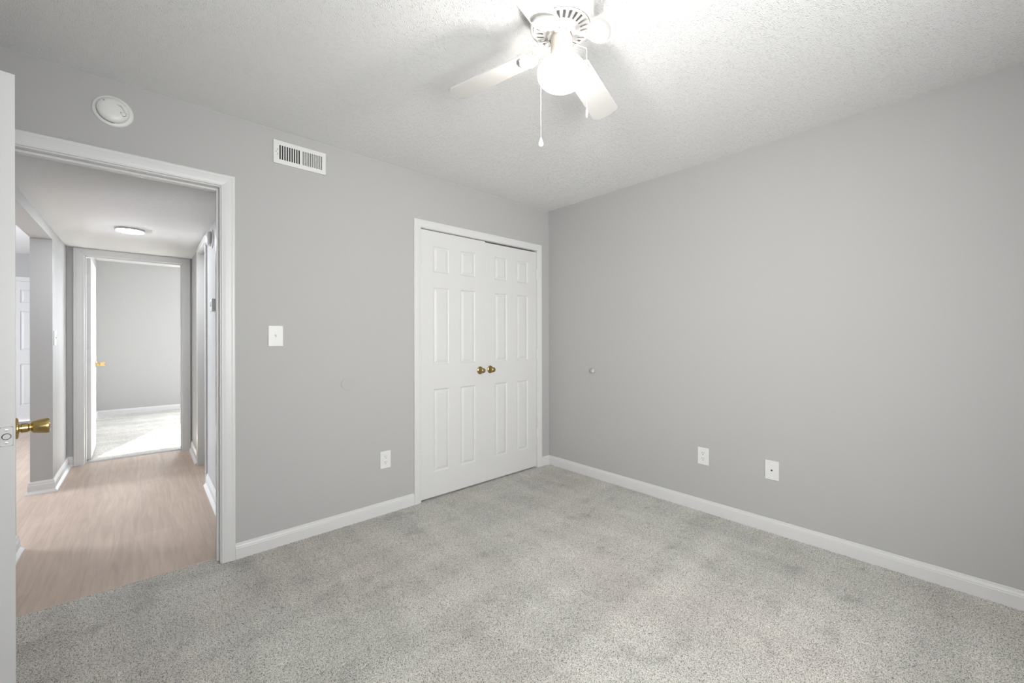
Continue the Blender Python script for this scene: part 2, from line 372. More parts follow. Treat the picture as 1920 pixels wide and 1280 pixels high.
# far doorway
mf = wallframe((0, HYF, 0), (1, 0, 0), (0, -1, 0))
casing(mf, FD0-.006, FD1+.006, FDZ+.004, .068, 'white casing around the far doorway at the end of the hall', zb=FZ, cut=HH-.003)
jambs('', [(FD0-JT, FD0, HYF-.001, HYF+.116, FZ, FDZ+JT), (FD1, FD1+JT, HYF-.001, HYF+.116, FZ, FDZ+JT), (FD0, FD1, HYF-.001, HYF+.116, FDZ, FDZ+JT),
           (FD0, FD0+.010, HYF+.040, HYF+.075, FZ, FDZ), (FD1-.010, FD1, HYF+.040, HYF+.075, FZ, FDZ), (FD0+.01, FD1-.01, HYF+.040, HYF+.075, FDZ-.01, FDZ)], 'white frame of the far doorway')
# doorway on the hall's right side
mr = wallframe((HXR, 0, 0), (0, 1, 0), (-1, 0, 0))
casing(mr, RO0-.003, RO1+.005, 2.034, .055, 'white casing around the side door of the hall', zb=FZ, cut=HH-.004)
jambs('', [(HXR-.001, HXR+.116, RO0-JT, RO0, FZ, 2.03+JT), (HXR-.001, HXR+.116, RO1, RO1+JT, FZ, 2.03+JT), (HXR-.001, HXR+.116, RO0, RO1, 2.03, 2.03+JT)], 'white frame of the side door in the hall')
# living room entry door casing and sill
ml = wallframe((0, 6.45, 0), (1, 0, 0), (0, -1, 0))
casing(ml, -4.76, -3.84, 2.05, .063, 'white casing of the living room entry door', zb=FZ)
tn[0] += 1; bm = new(); box(bm, -4.76, -3.84, 6.33, 6.45, FZ, .008); box(bm, -4.76, -3.84, 6.40, 6.45, .008, .022)
struct(finish('trim_%d' % tn[0], bm, ALU), 'grey metal sill under the living room entry door', 'door sill')
# transition strip between carpet and planks
tn[0] += 1; bm = new(); loft(bm, [[Vector((x, y, z)) for y, z in ((.079, FZ), (.079, .000), (.083, .0015), (.090, -.001), (.094, FZ))] for x in (D0, D1)])
struct(finish('trim_%d' % tn[0], bm, mat('transition_vinyl', (.55, .46, .39), .5)), 'thin beige strip where carpet meets the plank floor', 'threshold')
tn[0] += 1; bm = new(); loft(bm, [[Vector((x, y, z)) for y, z in ((HYF+.05, FZ), (HYF+.052, .0), (HYF+.062, .005), (HYF+.075, .004))] for x in (FD0, FD1)])
struct(finish('trim_%d' % tn[0], bm, ALU), 'thin metal strip at the far doorway', 'threshold')

baseboard('baseboard_back', BASE, (D1+.069, 0), (C0-.060, 0), (0, -1), 'white baseboard between the hall doorway and the closet', z=-.004)
baseboard('baseboard_corner', BASE, (C1+.060, 0), (0, 0), (0, -1), 'short white baseboard between closet and corner', z=-.004, m1=-1)
baseboard('baseboard_right', BASE, (0, 0), (0, YR), (-1, 0), 'long white baseboard along the right wall', z=-.004, m0=1)
baseboard('baseboard_left', BASE, (XL0, -.02), (XL0, YR), (1, 0), 'white baseboard behind the open door', z=-.004)
baseboard('baseboard_rear', BASE, (XL0, YR), (0, YR), (0, 1), 'white baseboard under the bedroom window', z=-.004, m0=1, m1=-1)
hb = 'baseboard_hall'
baseboard('baseboard_hall_left', HBASE, (HXL, .135), (HXL, PO0), (1, 0), 'white baseboard of the hall just past the open door', z=FZ, m1=1)
baseboard('baseboard_opening', HBASE, (HXL, PO0), (-3.58, PO0), (0, 1), 'white baseboard wrapping the near side of the hall opening', z=FZ, m0=-1)
baseboard('baseboard_column', HBASE, (HXL, PO1), (-3.58, PO1), (0, -1), 'white baseboard at the foot of the grey wall end', z=FZ, m0=-1, m1=1)
baseboard('baseboard_hall_left_far', HBASE, (HXL, PO1), (HXL, HYF), (1, 0), 'white baseboard below the hall light switch', z=FZ, m0=-1, m1=-1)
baseboard('baseboard_hall_far_left', HBASE, (HXL, HYF), (FD0-.075, HYF), (0, -1), 'tiny white baseboard left of the far doorway', z=FZ, m0=1)
baseboard('baseboard_hall_far_right', HBASE, (FD1+.075, HYF), (HXR, HYF), (0, -1), 'tiny white baseboard right of the far doorway', z=FZ)
baseboard('baseboard_hall_right', HBASE, (HXR, .135), (HXR, RO0-.06), (-1, 0), 'white hall baseboard below the thermostat', z=FZ)
baseboard('baseboard_hall_right_far', HBASE, (HXR, RO1+.062), (HXR, HYF), (-1, 0), 'white hall baseboard beyond the side door', z=FZ)
baseboard('baseboard_far_room', BASE, (HXL, FRY), (0, FRY), (0, -1), 'white baseboard along the end wall of the far room')
baseboard('baseboard_far_room_left', BASE, (HXL, HYF+.115), (HXL, FRY), (1, 0), 'white baseboard behind the far open door')
baseboard('baseboard_living', HBASE, (-3.58, PO1), (-3.58, 6.45), (-1, 0), 'white baseboard on the living room side', z=FZ)

# ------------------------------------------------------------------ windows (behind the viewer and out of line of sight)
def window(name, x0, x1, z0, z1, y0, y1, out, label):
    t = thing(name, label, 'window', ((x0+x1)/2, (y0+y1)/2, z0), kind='structure')
    inv = Matrix.Translation(-Vector(t.location))
    bm = new()
    for b in ((x0, x0+.04, z0, z1), (x1-.04, x1, z0, z1), (x0, x1, z0, z0+.04), (x0, x1, z1-.04, z1), (x0, x1, (z0+z1)/2-.02, (z0+z1)/2+.02)):
        box(bm, b[0], b[1], (y0+y1)/2-.02, (y0+y1)/2+.02, b[2], b[3], inv)
    finish('window_frame', bm, TRIM, t)
    bm = new(); box(bm, x0+.03, x1-.03, (y0+y1)/2-.003, (y0+y1)/2+.003, z0+.03, z1-.03, inv); finish('pane', bm, GLASS, t)
window('window_1', WX0, WX1, WZ0, WZ1, -3.5, YR, 1, 'bedroom window behind the viewer')
window('window_2', FW0, FW1, FWZ0, FWZ1, FRY, FRY+.12, -1, 'far room window letting in the sun patch')

w3 = thing('added_window_3', 'added side window of the far room, out of sight', 'window', (.04, 4.9, .75), kind='structure')  # unseen window added around the side fill light
bm = new()
for b in ((-.65, -.61, 0, 1.3), (.61, .65, 0, 1.3), (-.65, .65, 0, .04), (-.65, .65, 1.26, 1.3), (-.65, .65, .63, .67)): box(bm, -.02, .02, b[0], b[1], b[2], b[3])
finish('window_frame', bm, TRIM, w3)
bm = new(); box(bm, -.003, .003, -.62, .62, .03, 1.27); finish('pane', bm, GLASS, w3)

# ------------------------------------------------------------------ doors
def panel_leaf(name, parent, W, cols, rows, z0, z1, thick=.035, m=DOORW, both=False):
    """moulded six panel leaf; local x 0..W, front face at y=0, y grows into the leaf."""
    bm = new()
    xs = sorted({0, W, *[v for c in cols for v in c]}); zs = sorted({z0, z1, *[v for r in rows for v in r]})
    def face(y, sg):
        V = {}
        def v(x, yy, z):
            k = (round(x, 5), round(yy, 5), round(z, 5))
            if k not in V: V[k] = bm.verts.new((x, yy, z))
            return V[k]
        for i in range(len(xs)-1):
            for j in range(len(zs)-1):
                a, b, c, d = xs[i], xs[i+1], zs[j], zs[j+1]
                if (a, b) in cols and (c, d) in rows:
                    prev = None
                    for ins, dep in ((0, 0), (.004, .0045), (.010, .0075), (.014, .0078), (.022, .0045), (.034, .0015)):
                        q = [v(a+ins, y+sg*dep, c+ins), v(b-ins, y+sg*dep, c+ins), v(b-ins, y+sg*dep, d-ins), v(a+ins, y+sg*dep, d-ins)]
                        if prev:
                            for k in range(4): bm.faces.new((prev[k], prev[(k+1) % 4], q[(k+1) % 4], q[k]))
                        prev = q
                    bm.faces.new(prev)
                else:
                    bm.faces.new((v(a, y, c), v(b, y, c), v(b, y, d), v(a, y, d)))
        return V
    face(0, 1)
    if both: face(thick, -1)
    else:
        bm.faces.new([bm.verts.new(p) for p in ((0, thick, z0), (W, thick, z0), (W, thick, z1), (0, thick, z1))])
    for a, b in (((0, z0), (W, z0)), ((W, z0), (W, z1)), ((W, z1), (0, z1)), ((0, z1), (0, z0))):
        bm.faces.new([bm.verts.new(p) for p in ((a[0], 0, a[1]), (b[0], 0, b[1]), (b[0], thick, b[1]), (a[0], thick, a[1]))])
    bmesh.ops.remove_doubles(bm, verts=bm.verts[:], dist=1e-5)
    return finish(name, bm, m, parent)

def hinge_knuckle(parent, x, y, z, h=.092, m=PUTTY):
    bm = new(); n = 5
    for k in range(n):
        lathe(bm, [(0, z-h/2+h*k/n+.0008), (.0065, z-h/2+h*k/n+.0008), (.0065, z-h/2+h*(k+1)/n-.0008), (0, z-h/2+h*(k+1)/n-.0008)], 12, Matrix.Translation((x, y, 0)))
    lathe(bm, [(0, z-h/2-.004), (.004, z-h/2-.002), (.004, z+h/2+.002), (0, z+h/2+.005)], 10, Matrix.Translation((x, y, 0)))
    return finish('hinge', bm, m, parent, smooth=True)

def dummy_knob(parent, x, z, m):
    """small round closet knob on a domed rose, axis towards -y."""
    mt = Matrix.Translation((x, 0, z)) @ Matrix.Rotation(PI/2, 4, 'X')
    bm = new(); lathe(bm, [(.032, 0), (.0325, .002), (.030, .005), (.024, .0085), (.016, .011), (.011, .012), (.0085, .016)], 40, mt)
    rose = finish('rose', bm, m, None, smooth=True)
    bm = new(); lathe(bm, [(.0085, .012), (.0075, .024), (.009, .028), (.016, .031), (.0205, .037), (.0215, .043), (.019, .050), (.013, .0545), (.006, .056), (0, .056)], 40, mt)
    k = finish('door_knob', bm, m, parent, smooth=True)
    rose.parent = k
    return k

PW = .609
rowsC = [(.197, .828), (1.016, 1.602), (1.717, 1.914)]
# left closet door
cl = thing('door_2', 'left six panel white closet door with brass knob', 'door', (C0+.0015, .002, 0), kind='structure')
panel_leaf('door_leaf', cl, PW, [(.109, .254), (.358, .508)], rowsC, .012, 2.0275)
for z in (1.811, 1.066, .326): hinge_knuckle(cl, -.002, -.006, z)
dummy_knob(cl, .553, .948, OLDB)
cr = thing('door_3', 'right six panel white closet door nearer the corner, with brass knob', 'door', (C1-.0015-PW+.001, .003, 0), kind='structure')
panel_leaf('door_leaf', cr, PW-.001, [(.106, .246), (.360, .500)], rowsC, .012, 2.020)
for z in (1.811, 1.066, .326): hinge_knuckle(cr, PW+.001, -.006, z)
dummy_knob(cr, .052, .950, OLDB)

# bedroom door, open against the left, latch edge towards the viewer
PHI = math.radians(79)
d1 = thing('door_1', 'white bedroom door standing open at the left edge, seen on its latch edge', 'door', (D0+.002, -.002, 0), (0, 0, -PHI), kind='structure')
LW = .757
leaf = panel_leaf('door_leaf', d1, LW, [(.115, .322), (.435, .642)], [(.2, .83), (1.016, 1.6), (1.717, 1.914)], .012, 2.030, both=True)
# after the turn local +y faces the hall side (towards +x), local x runs to the latch edge
def tulip_knob(parent, x, z, y, sg, m):
    mt = Matrix.Translation((x, y, z)) @ Matrix.Rotation(-sg*PI/2, 4, 'X')
    bm = new(); lathe(bm, [(.0325, 0), (.0335, .002), (.0335, .0065), (.031, .0085), (.016, .0085), (.0145, .010)], 48, mt, cap0=True)
    r = finish('rose', bm, m, None, smooth=True)
    bm = new(); lathe(bm, [(.0125, .0085), (.0125, .0135), (.0150, .0145), (.0150, .0275), (.0135, .0295), (.0120, .031), (.0120, .0345),
                           (.0165, .036), (.0195, .040), (.0222, .052), (.0243, .066), (.0248, .0715), (.0240, .0738), (.0215, .0745), (.0, .0720)], 48, mt)
    k = finish('door_knob', bm, m, parent, smooth=True, angle=35)
    r.parent = k
    return k
tulip_knob(d1, LW-.062, .930, .035, 1, BRASS)
tulip_knob(d1, LW-.062, .930, 0, -1, BRASS)
# latch plate on the edge
bm = new(); box(bm, LW-.0005, LW+.0006, .0175-.0134, .0175+.0134, .918-.0294, .918+.0294); finish('latch_recess', bm, GREYMARK, d1, bevel=.0004)
mt = Matrix.Translation((LW, .0175, .918)) @ Matrix.Rotation(PI/2, 4, 'Y')      # local z -> +x, local x -> -z
bm = new(); o2 = []
for cx, cy, a0 in ((.0235, .0075, 0), (-.0235, .0075, 90), (-.0235, -.0075, 180), (.0235, -.0075, 270)):
    for k in range(5):
        a = math.radians(a0+k*22.5); o2.append((cx+.005*math.cos(a), cy+.005*math.sin(a)))
loft(bm, [[mt @ Vector((x, y, z)) for x, y in o2] for z in (-.001, .0014)])
lp = finish('latch_plate', bm, PUTTY, d1, label='painted latch plate on the door edge')
bm = new(); lathe(bm, [(.0098, .0010), (.0098, .0018), (.0082, .0018), (.0082, .0010)], 24, mt); finish('latch_collar', bm, DARK, lp)
bm = new(); ring = [(.0078*math.cos(2*PI*k/20), .0078*math.sin(2*PI*k/20)) for k in range(20)]
loft(bm, [[mt @ Vector((x, y, 0)) for x, y in ring], [mt @ Vector((x, y, .0095-.0045*(y/.0078+1)/1)) for x, y in ring]])
finish('latch_bolt', bm, PUTTY, lp, smooth=True, label='short latch bolt')
for s in (-1, 1):
    bm = new(); lathe(bm, [(.0038, .001), (.0036, .0022), (.0018, .0024), (.0012, .0012), (0, .0012)], 16, mt @ Matrix.Translation((s*.0195, 0, 0))); finish('screw', bm, METAL, lp, smooth=True)
for z in (1.81, 1.05, .27): hinge_knuckle(d1, -.003, -.005, z, .089)

# strike plate on the right frame of the hall doorway
tn[0] += 1; bm = new(); box(bm, D1-.0015, D1+.0005, .006, .034, .90, .957)
sp = finish('trim_%d' % tn[0], bm, PUTTY, bevel=.001); struct(sp, 'painted strike plate on the hall door frame', 'strike plate')

# far door: open into the far room, seen on its hinge edge
d4 = thing('door_4', 'white door standing open inside the far room, left of the far doorway', 'door', (FD0+.003, HYF+.122, 0), (0, 0, math.radians(90.8)), kind='structure')
FLW = .725
panel_leaf('door_leaf', d4, FLW, [(.11, .31), (.415, .615)], [(.2, .83), (1.016, 1.6), (1.717, 1.914)], .012, 2.018, both=True)
# local +y faces -x here; the visible face is at y=0 shifted: leaf body spans x from pivot to pivot-.035, so move it
for c in d4.children: c.location.y = -.035
k = tulip_knob(d4, FLW-.06, .93, -.035, -1, BRASS)
for z in (1.80, 1.06, .27):
    bm = new(); box(bm, -.002, .0, -.035, -.003, z-.045, z+.045)
    hp = finish('hinge', bm, PUTTY, d4, bevel=.0008)
    bm = new(); lathe(bm, [(0, z-.046), (.006, z-.046), (.006, z+.046), (0, z+.046)], 12, Matrix.Translation((-.003, -.001, 0))); finish('hinge_pin', bm, PUTTY, hp, smooth=True)

# side door of the hall (closed, set back in its frame)
d5 = thing('door_5', 'closed white side door recessed in the right wall of the hall', 'door', (HXR+.06, RO1-.002, 0), (0, 0, -PI/2), kind='structure')
panel_leaf('door_leaf', d5, RO1-RO0-.004, [(.1, .27), (.36, .53)], rowsC, .006, 2.025)
# living room entry door
d6 = thing('door_6', 'white entry door seen far off through the hall opening', 'door', (-4.76+.003, 6.462, 0), kind='structure')
panel_leaf('door_leaf', d6, .914, [(.115, .40), (.514, .80)], [(.25, .85), (1.05, 1.62), (1.74, 1.93)], .022, 2.045)
dummy_knob(d6, .85, .93, BRASS)

# ------------------------------------------------------------------ ceiling fan
HX, HY = -1.776, -1.711
fan = thing('ceiling_fan', 'white four blade ceiling fan with lit round globe', 'ceiling fan', (HX, HY, H))
def Z(z): return z-H
bm = new(); lathe(bm, [(0, Z(2.4399)), (.124, Z(2.4399)), (.126, Z(2.434)), (.124, Z(2.427)), (.118, Z(2.423)), (.1165, Z(2.415)), (.1165, Z(2.362)), (.115, Z(2.354)), (.109, Z(2.349)), (.104, Z(2.3485)), (.100, Z(2.353)), (.097, Z(2.362)), (0, Z(2.362))], 72)
mh_ = finish('motor_housing', bm, FANW, fan, smooth=True)
bm = new()   # vented bottom ring with radial slots
def ringpt(r, a, z): return Vector((r*math.cos(a), r*math.sin(a), Z(z)))
def zr(r): return 2.346-.012*((.103-r)/.05) if r > .053 else 2.334
nS = 26
for s in range(nS*6):
    a0 = 2*PI*s/(nS*6); a1 = 2*PI*(s+1)/(nS*6); ph = s % 6
    radii = [.1035, .101, .096, .068, .062, .052]
    for i, (ra, rb) in enumerate(zip(radii, radii[1:])):
        if i == 2 and ph in (1, 2, 3): continue
        bm.faces.new([bm.verts.new(ringpt(*q)) for q in ((ra, a0, zr(ra)), (ra, a1, zr(ra)), (rb, a1, zr(rb)), (rb, a0, zr(rb)))])
bmesh.ops.remove_doubles(bm, verts=bm.verts[:], dist=1e-5)
vr = finish('vent_ring', bm, FANW, fan); sm = vr.modifiers.new('solid', 'SOLIDIFY'); sm.thickness = .004; sm.offset = 0
bv = vr.modifiers.new('bevel', 'BEVEL'); bv.width = .001; bv.segments = 1
bm = new(); lathe(bm, [(0, Z(2.345)), (.052, Z(2.345)), (.054, Z(2.337)), (.054, Z(2.326)), (.050, Z(2.322)), (.044, Z(2.3205)), (.0, Z(2.3205))], 48)
for k in range(12):
    a = 2*PI*k/12+.1; lathe(bm, [(0, Z(2.3165)), (.0035, Z(2.3172)), (.004, Z(2.3215))], 10, Matrix.Translation((.0475*math.cos(a), .0475*math.sin(a), 0)))
finish('rotor_hub', bm, FANW, fan, smooth=True)
bm = new(); lathe(bm, [(0, Z(2.322)), (.036, Z(2.322)), (.0385, Z(2.318)), (.0400, Z(2.310)), (.0405, Z(2.262)), (.0425, Z(2.255)), (.0430, Z(2.243)), (.041, Z(2.2385)), (0, Z(2.2385))], 56)
sh = finish('switch_housing', bm, CREAM, fan, smooth=True, label='cream light kit neck')
bm = new(); GZ, GA, GB = 2.184, .0895, .0575   # flattened globe
prof = [(GA*math.sin(t), Z(GZ)-GB*math.cos(t)) for t in [PI*k/36 for k in range(0, 34)]]
lathe(bm, prof, 64); gl = finish('globe', bm, GLOBE, fan, smooth=True, label='glowing white glass globe')
bl = bpy.data.lights.new('bulb', 'POINT'); bl.energy = BULB_POWER; bl.shadow_soft_size = .032; bl.color = (1, .965, .91)
bo = bpy.data.objects.new('bulb', bl); COL.objects.link(bo); bo.location = (HX, HY, 2.172)

def blade_unit(theta, pitch):
    ca, sa = math.cos(theta), math.sin(theta)
    def P(r, s, dz):     # r along the blade, s across (+90 deg), dz above the blade mid plane
        z = 2.291-.045*r+s*math.sin(pitch)+dz*math.cos(pitch)
        sx = s*math.cos(pitch)-dz*math.sin(pitch)
        return Vector((r*ca-sx*sa, r*sa+sx*ca, Z(z)))
    # blade outline
    out = []
    r0, r1, w0, w1, rc = .128, .512, .104, .122, .030
    def hw(r): return (w0+(w1-w0)*(r-r0)/(r1-r0))/2
    out += [(r0, -hw(r0)+.012), (r0+.012, -hw(r0+.012))]
    out += [(r, -hw(r)) for r in (.2, .3, .4, r1-rc)]
    for k in range(1, 7):
        a = k/6*PI/2*.86; out.append((r1-rc-.006+rc*math.sin(a), -hw(r1)+rc-rc*math.cos(a)))
    for k in range(-3, 4): out.append((r1-.008*(k/4)**2, hw(r1)*.52*k/3.2))
    for k in range(6, 0, -1):
        a = k/6*PI/2*.86; out.append((r1-rc-.006+rc*math.sin(a), hw(r1)-rc+rc*math.cos(a)))
    out += [(r, hw(r)) for r in (r1-rc, .4, .3, .2)]
    out += [(r0+.012, hw(r0+.012)), (r0, hw(r0)-.012)]
    bm = new(); loft(bm, [[P(r, s, .003) for r, s in out], [P(r, s, -.003) for r, s in out]])
    b = finish('fan_blade', bm, BLADE, fan, bevel=.0012)
    # blade iron: arm, flared shell and ridges
    half = [(.044, .0105), (.056, .0095), (.072, .0075), (.088, .0075), (.100, .0095), (.108, .0160), (.114, .0270), (.122, .0365), (.134, .0425), (.148, .0445), (.158, .0425), (.164, .0370)]
    def pos(r, s, dz):
        t = min(max((r-.050)/(.108-.050), 0), 1); t = t*t*(3-2*t)
        q = P(r, s, -.0032+dz); flat = Vector((r*ca-s*sa, r*sa+s*ca, Z(2.3165)+dz)); return flat.lerp(q, t)
    bm = new(); rings = []
    N_ = 10
    for r, hwid in half+[(.169, .024)]:
        ring = []
        for k in range(N_+1):
            s = -hwid+2*hwid*k/N_
            rr = r+.006*(1-(s/hwid)**2)*max(0, (r-.14)/.03)
            u = s/hwid
            bulge = .0035*(1-u*u)
            if r > .105: bulge = .0045*abs(math.cos(u*PI*1.5))*(1 if r < .155 else .6)+.002
            ring.append((rr, s, -(.0045+bulge)))
        top = [(a, s, -.0002 if r > .1 else .002) for a, s, _ in ring][::-1]
        rings.append([pos(*q) for q in ring+top])
    loft(bm, rings)
    ir = finish('blade_iron', bm, FANW, fan, smooth=True, angle=55)
    for r, s in ((.150, .026), (.150, -.026), (.128, 0)):
        bm = new(); c = pos(r, s, -.0085)
        lathe(bm, [(0, -.0018), (.0032, -.001), (.0036, .003)], 12, Matrix.Translation(c)); finish('screw', bm, FANW, ir, smooth=True)
for th in (105.8, 16.5, -75.1, 197.8): blade_unit(math.radians(th), -.211+(.02 if th == 105.8 else 0))

# pull chains, drawn from the neck over the globe
def chain(px, py, ztop, zbot, name_pend, kind):
    d = Vector((px, py, 0)); n = d.normalized()
    pts = [n*.039+Vector((0, 0, Z(ztop+.034))), n*.050+Vector((0, 0, Z(ztop+.026))), d*.96+Vector((0, 0, Z(ztop+.004))), d+Vector((0, 0, Z(ztop))), d+Vector((0, 0, Z((ztop+zbot)/2))), d+Vector((0, 0, Z(zbot)))]
    bm = new(); tube(bm, pts, .0011, 6); c = finish('pull_chain', bm, FANW, fan, smooth=True)
    bm = new()
    if kind == 'drop':
        # flat teardrop, broad side to the viewer
        prof_ = [(0, 0), (.0012, -.002), (.0035, -.009), (.0072, -.019), (.0095, -.026), (.0098, -.030), (.0080, -.035), (.0045, -.038), (0, -.039)]
        mt_ = Matrix.Translation(d+Vector((0, 0, Z(zbot)))) @ Matrix.Rotation(-YAW, 4, 'Z') @ Matrix.Diagonal((1, .45, 1, 1))
        lathe(bm, prof_, 24, mt_)
    else:
        prof_ = [(0, 0), (.003, -.001), (.003, -.004), (.0015, -.006), (.0045, -.012), (.0072, -.020), (.0078, -.030), (.0060, -.040), (.0030, -.046), (0, -.048)]
        mt_ = Matrix.Translation(d+Vector((0, 0, Z(zbot)))) @ Matrix.Rotation(-YAW+.2, 4, 'Z') @ Matrix.Diagonal((.42, 1, 1, 1))
        lathe(bm, prof_, 24, mt_)
    finish(name_pend, bm, PLASTIC2 if kind == 'drop' else PUTTY, c, smooth=True)
def lat(r_, f_): return R.x*r_+F.x*f_, R.y*r_+F.y*f_
x_, y_ = lat(-.072, .062); chain(x_, y_, 2.235, 1.985, 'chain_fob', 'drop')
x_, y_ = lat(.0865, -.03); chain(x_, y_, 2.255, 2.052, 'chain_fob', 'leaf')

# ------------------------------------------------------------------ things on the walls
def onwall(origin, out):
    """local y out of the wall, z up, local x = viewer's left"""
    y = Vector(out); z = Vector((0, 0, 1)); x = y.cross(z)
    m = Matrix((x, y, z)).transposed().to_4x4(); m.translation = Vector(origin); return m
Q = Matrix.Rotation(-PI/2, 4, 'X')       # turns a lathe axis into +y
def disc(bm, x, z, r, y0, y1, n=16): lathe(bm, [(0, y0), (r, y0), (r, y1), (0, y1)], n, Matrix.Translation((x, 0, z)) @ Q)

def smoke_alarm(name, label, mtx, full=True):
    t = thing(name, label, 'smoke detector', group='round white smoke detectors'); t.matrix_world = mtx
    bm = new(); lathe(bm, [(0, 0), (.070, 0), (.0715, .003), (.070, .0055), (.063, .008), (.058, .0085), (0, .0085)], 64, Q); finish('mounting_base', bm, PLASTIC, t, smooth=True)
    bm = new(); lathe(bm, [(.0560, .0083), (.0570, .010), (.0570, .017), (.0545, .0235), (.047, .029), (.036, .0325), (.02, .0345), (0, .035)], 64, Q); c = finish('alarm_cover', bm, PLASTIC, t, smooth=True)
    if not full:
        bm = new()
        for k in range(8):
            a = math.radians(138+k*12); box(bm, .0572*math.cos(a)-.001, .0572*math.cos(a)+.001, .010, .0155, .0572*math.sin(a)-.004, .0572*math.sin(a)+.004)
        finish('vent_slot', bm, GREYMARK, c); c.scale.y = 1.35; c.location.y = -.003
        return t
    bm = new()
    for k in range(6):
        cx, cz = -(.022+.0022*k), .0240-.0042*k
        box(bm, cx-.0085, cx+.0085, .030, .0336-.0002*k, cz-.0011, cz+.0011, Matrix.Translation((0, 0, 0)))
    finish('sounder_grille', bm, GREYMARK, c)
    bm = new(); lathe(bm, [(.0095, .026), (.0095, .0325), (.008, .0335), (0, .0338)], 28, Matrix.Translation((-.036, 0, -.012)) @ Q)
    finish('test_button', bm, PLASTIC, c, smooth=True)
    bm = new(); lathe(bm, [(.0098, .0305), (.0098, .0318), (.0108, .0318), (.0108, .0300)], 28, Matrix.Translation((-.036, 0, -.012)) @ Q)
    finish('button_gap', bm, DARK, c)
    for xx, zz in ((.030, .031), (-.024, -.003), (-.027, -.008)):
        bm = new(); disc(bm, xx, zz, .0017, .028, .0338, 10); finish('indicator', bm, DARK, c)
    bm = new(); ring = []
    for k in range(19):
        a = math.radians(-5-k*5)      # lower right in local terms is the viewer's lower left
        ring.append([Vector((r*math.cos(a), yy, r*math.sin(a))) for r, yy in ((.0568, .0090), (.0578, .0090), (.0578, .0118), (.0568, .0118))])
    loft(bm, ring); finish('seam', bm, DARK, c)
    return t
smoke_alarm('smoke_detector', 'round white smoke detector on the grey wall above the hall doorway', onwall((-3.022, 0, 2.291), (0, -1, 0)))
smoke_alarm('smoke_detector', 'white smoke detector seen sideways on the hall wall close under the ceiling', onwall((HXR, 1.20, 1.985), (-1, 0, 0)), False)

# supply register
def register():
    t = thing('air_vent', 'white louvred air vent high on the grey wall, right of the doorway', 'air vent'); t.matrix_world = onwall((-2.2095, 0, 2.3085), (0, -1, 0))
    W, Hh, D = .145, .067, .011
    bm = new()
    zo = .0415; g1 = (.109, .0)   # openings, viewer coordinates from the left: -0.109..-0.004 and .006...115
    op = []
    for k in range(9):
        op.append((-.1155+k*.01285, -.1155+k*.01285+.0085))
    for k in range(9):
        op.append((.0110+k*.01285, .0110+k*.01285+.0085))
    op = sorted((-b, -a) for a, b in op)
    xs = [-W]+[v for o_ in op for v in o_]+[W]
    for i in range(0, len(xs)-1):
        solid = i % 2 == 0
        if solid: box(bm, xs[i], xs[i+1], D-.0012, D, -Hh, Hh)
        else:
            box(bm, xs[i], xs[i+1], D-.0012, D, zo, Hh); box(bm, xs[i], xs[i+1], D-.0012, D, -Hh, -zo)
    bmesh.ops.remove_doubles(bm, verts=bm.verts[:], dist=1e-6)
    # turned back rim
    for b in ((-W, W, 0, D-.0012, Hh-.0012, Hh), (-W, W, 0, D-.0012, -Hh, -Hh+.0012), (-W, -W+.0012, 0, D-.0012, -Hh+.0012, Hh-.0012), (W-.0012, W, 0, D-.0012, -Hh+.0012, Hh-.0012)): box(bm, *b)
    fp = finish('face_plate', bm, PLASTIC, t)
    bm = new()
    for i, (a, b) in enumerate(op):
        vx = -(a+b)/2; left = vx < 0
        # blades lean so that the left bank opens to the viewer and the right bank shows its faces
        c = (a+b)/2; an = math.radians(28 if left else -38)
        m = Matrix.Translation((c+(.005 if left else -.001), D-.0055, 0)) @ Matrix.Rotation(an, 4, 'Z')
        box(bm, -.0005, .0005, -.0047, .0047, -zo, zo, m)
    finish('louvre', bm, PLASTIC, t)
    bm = new(); box(bm, -W+.004, W-.004, .0003, .0012, -Hh+.004, Hh-.004); finish('dark_duct_backing', bm, BACKING, t)  # near-black sheet painted as the shade of the duct behind the slots
    bm = new(); box(bm, .1235, .1255, D-.0002, D+.0002, .008, .018); box(bm, .1235, .1255, D-.0002, D+.0002, -.018, -.008); finish('lever_slot', bm, DARK, fp)
    bm = new(); box(bm, .1275, .1335, D, D+.008, -.004, .004); finish('damper_lever', bm, PLASTIC, t, bevel=.001)
register()

def plate(t, w=.0385, h=.060, d=.006, m=PLASTIC, name='face_plate'):
    bm = new(); box(bm, -w, w, 0, d, -h, h); return finish(name, bm, m, t, bevel=.003, seg=3)
def light_switch(name, label, mtx):
    t = thing(name, label, 'light switch', group='white toggle light switches'); t.matrix_world = mtx; plate(t)
    bm = new(); box(bm, -.0055, .0055, .0055, .0064, -.0125, .0125); f = finish('toggle_slot', bm, PUTTY, t)
    bm = new(); box(bm, -.0042, .0042, .0, .012, -.005, .005, Matrix.Translation((0, .003, .001)) @ Matrix.Rotation(math.radians(32), 4, 'X')); finish('toggle', bm, PLASTIC, t, bevel=.0015)
    for z in (-.030, .030):
        bm = new(); disc(bm, 0, z, .0032, .005, .0068); finish('screw', bm, PLASTIC2, t)
    return t
light_switch('light_switch', 'white toggle light switch between the doorway and the closet', onwall((-2.3425, 0, 1.230), (0, -1, 0)))
light_switch('light_switch', 'white light switch on the left hall wall past the opening, seen nearly edge-on', onwall((HXL, 2.305, 1.222), (1, 0, 0)))

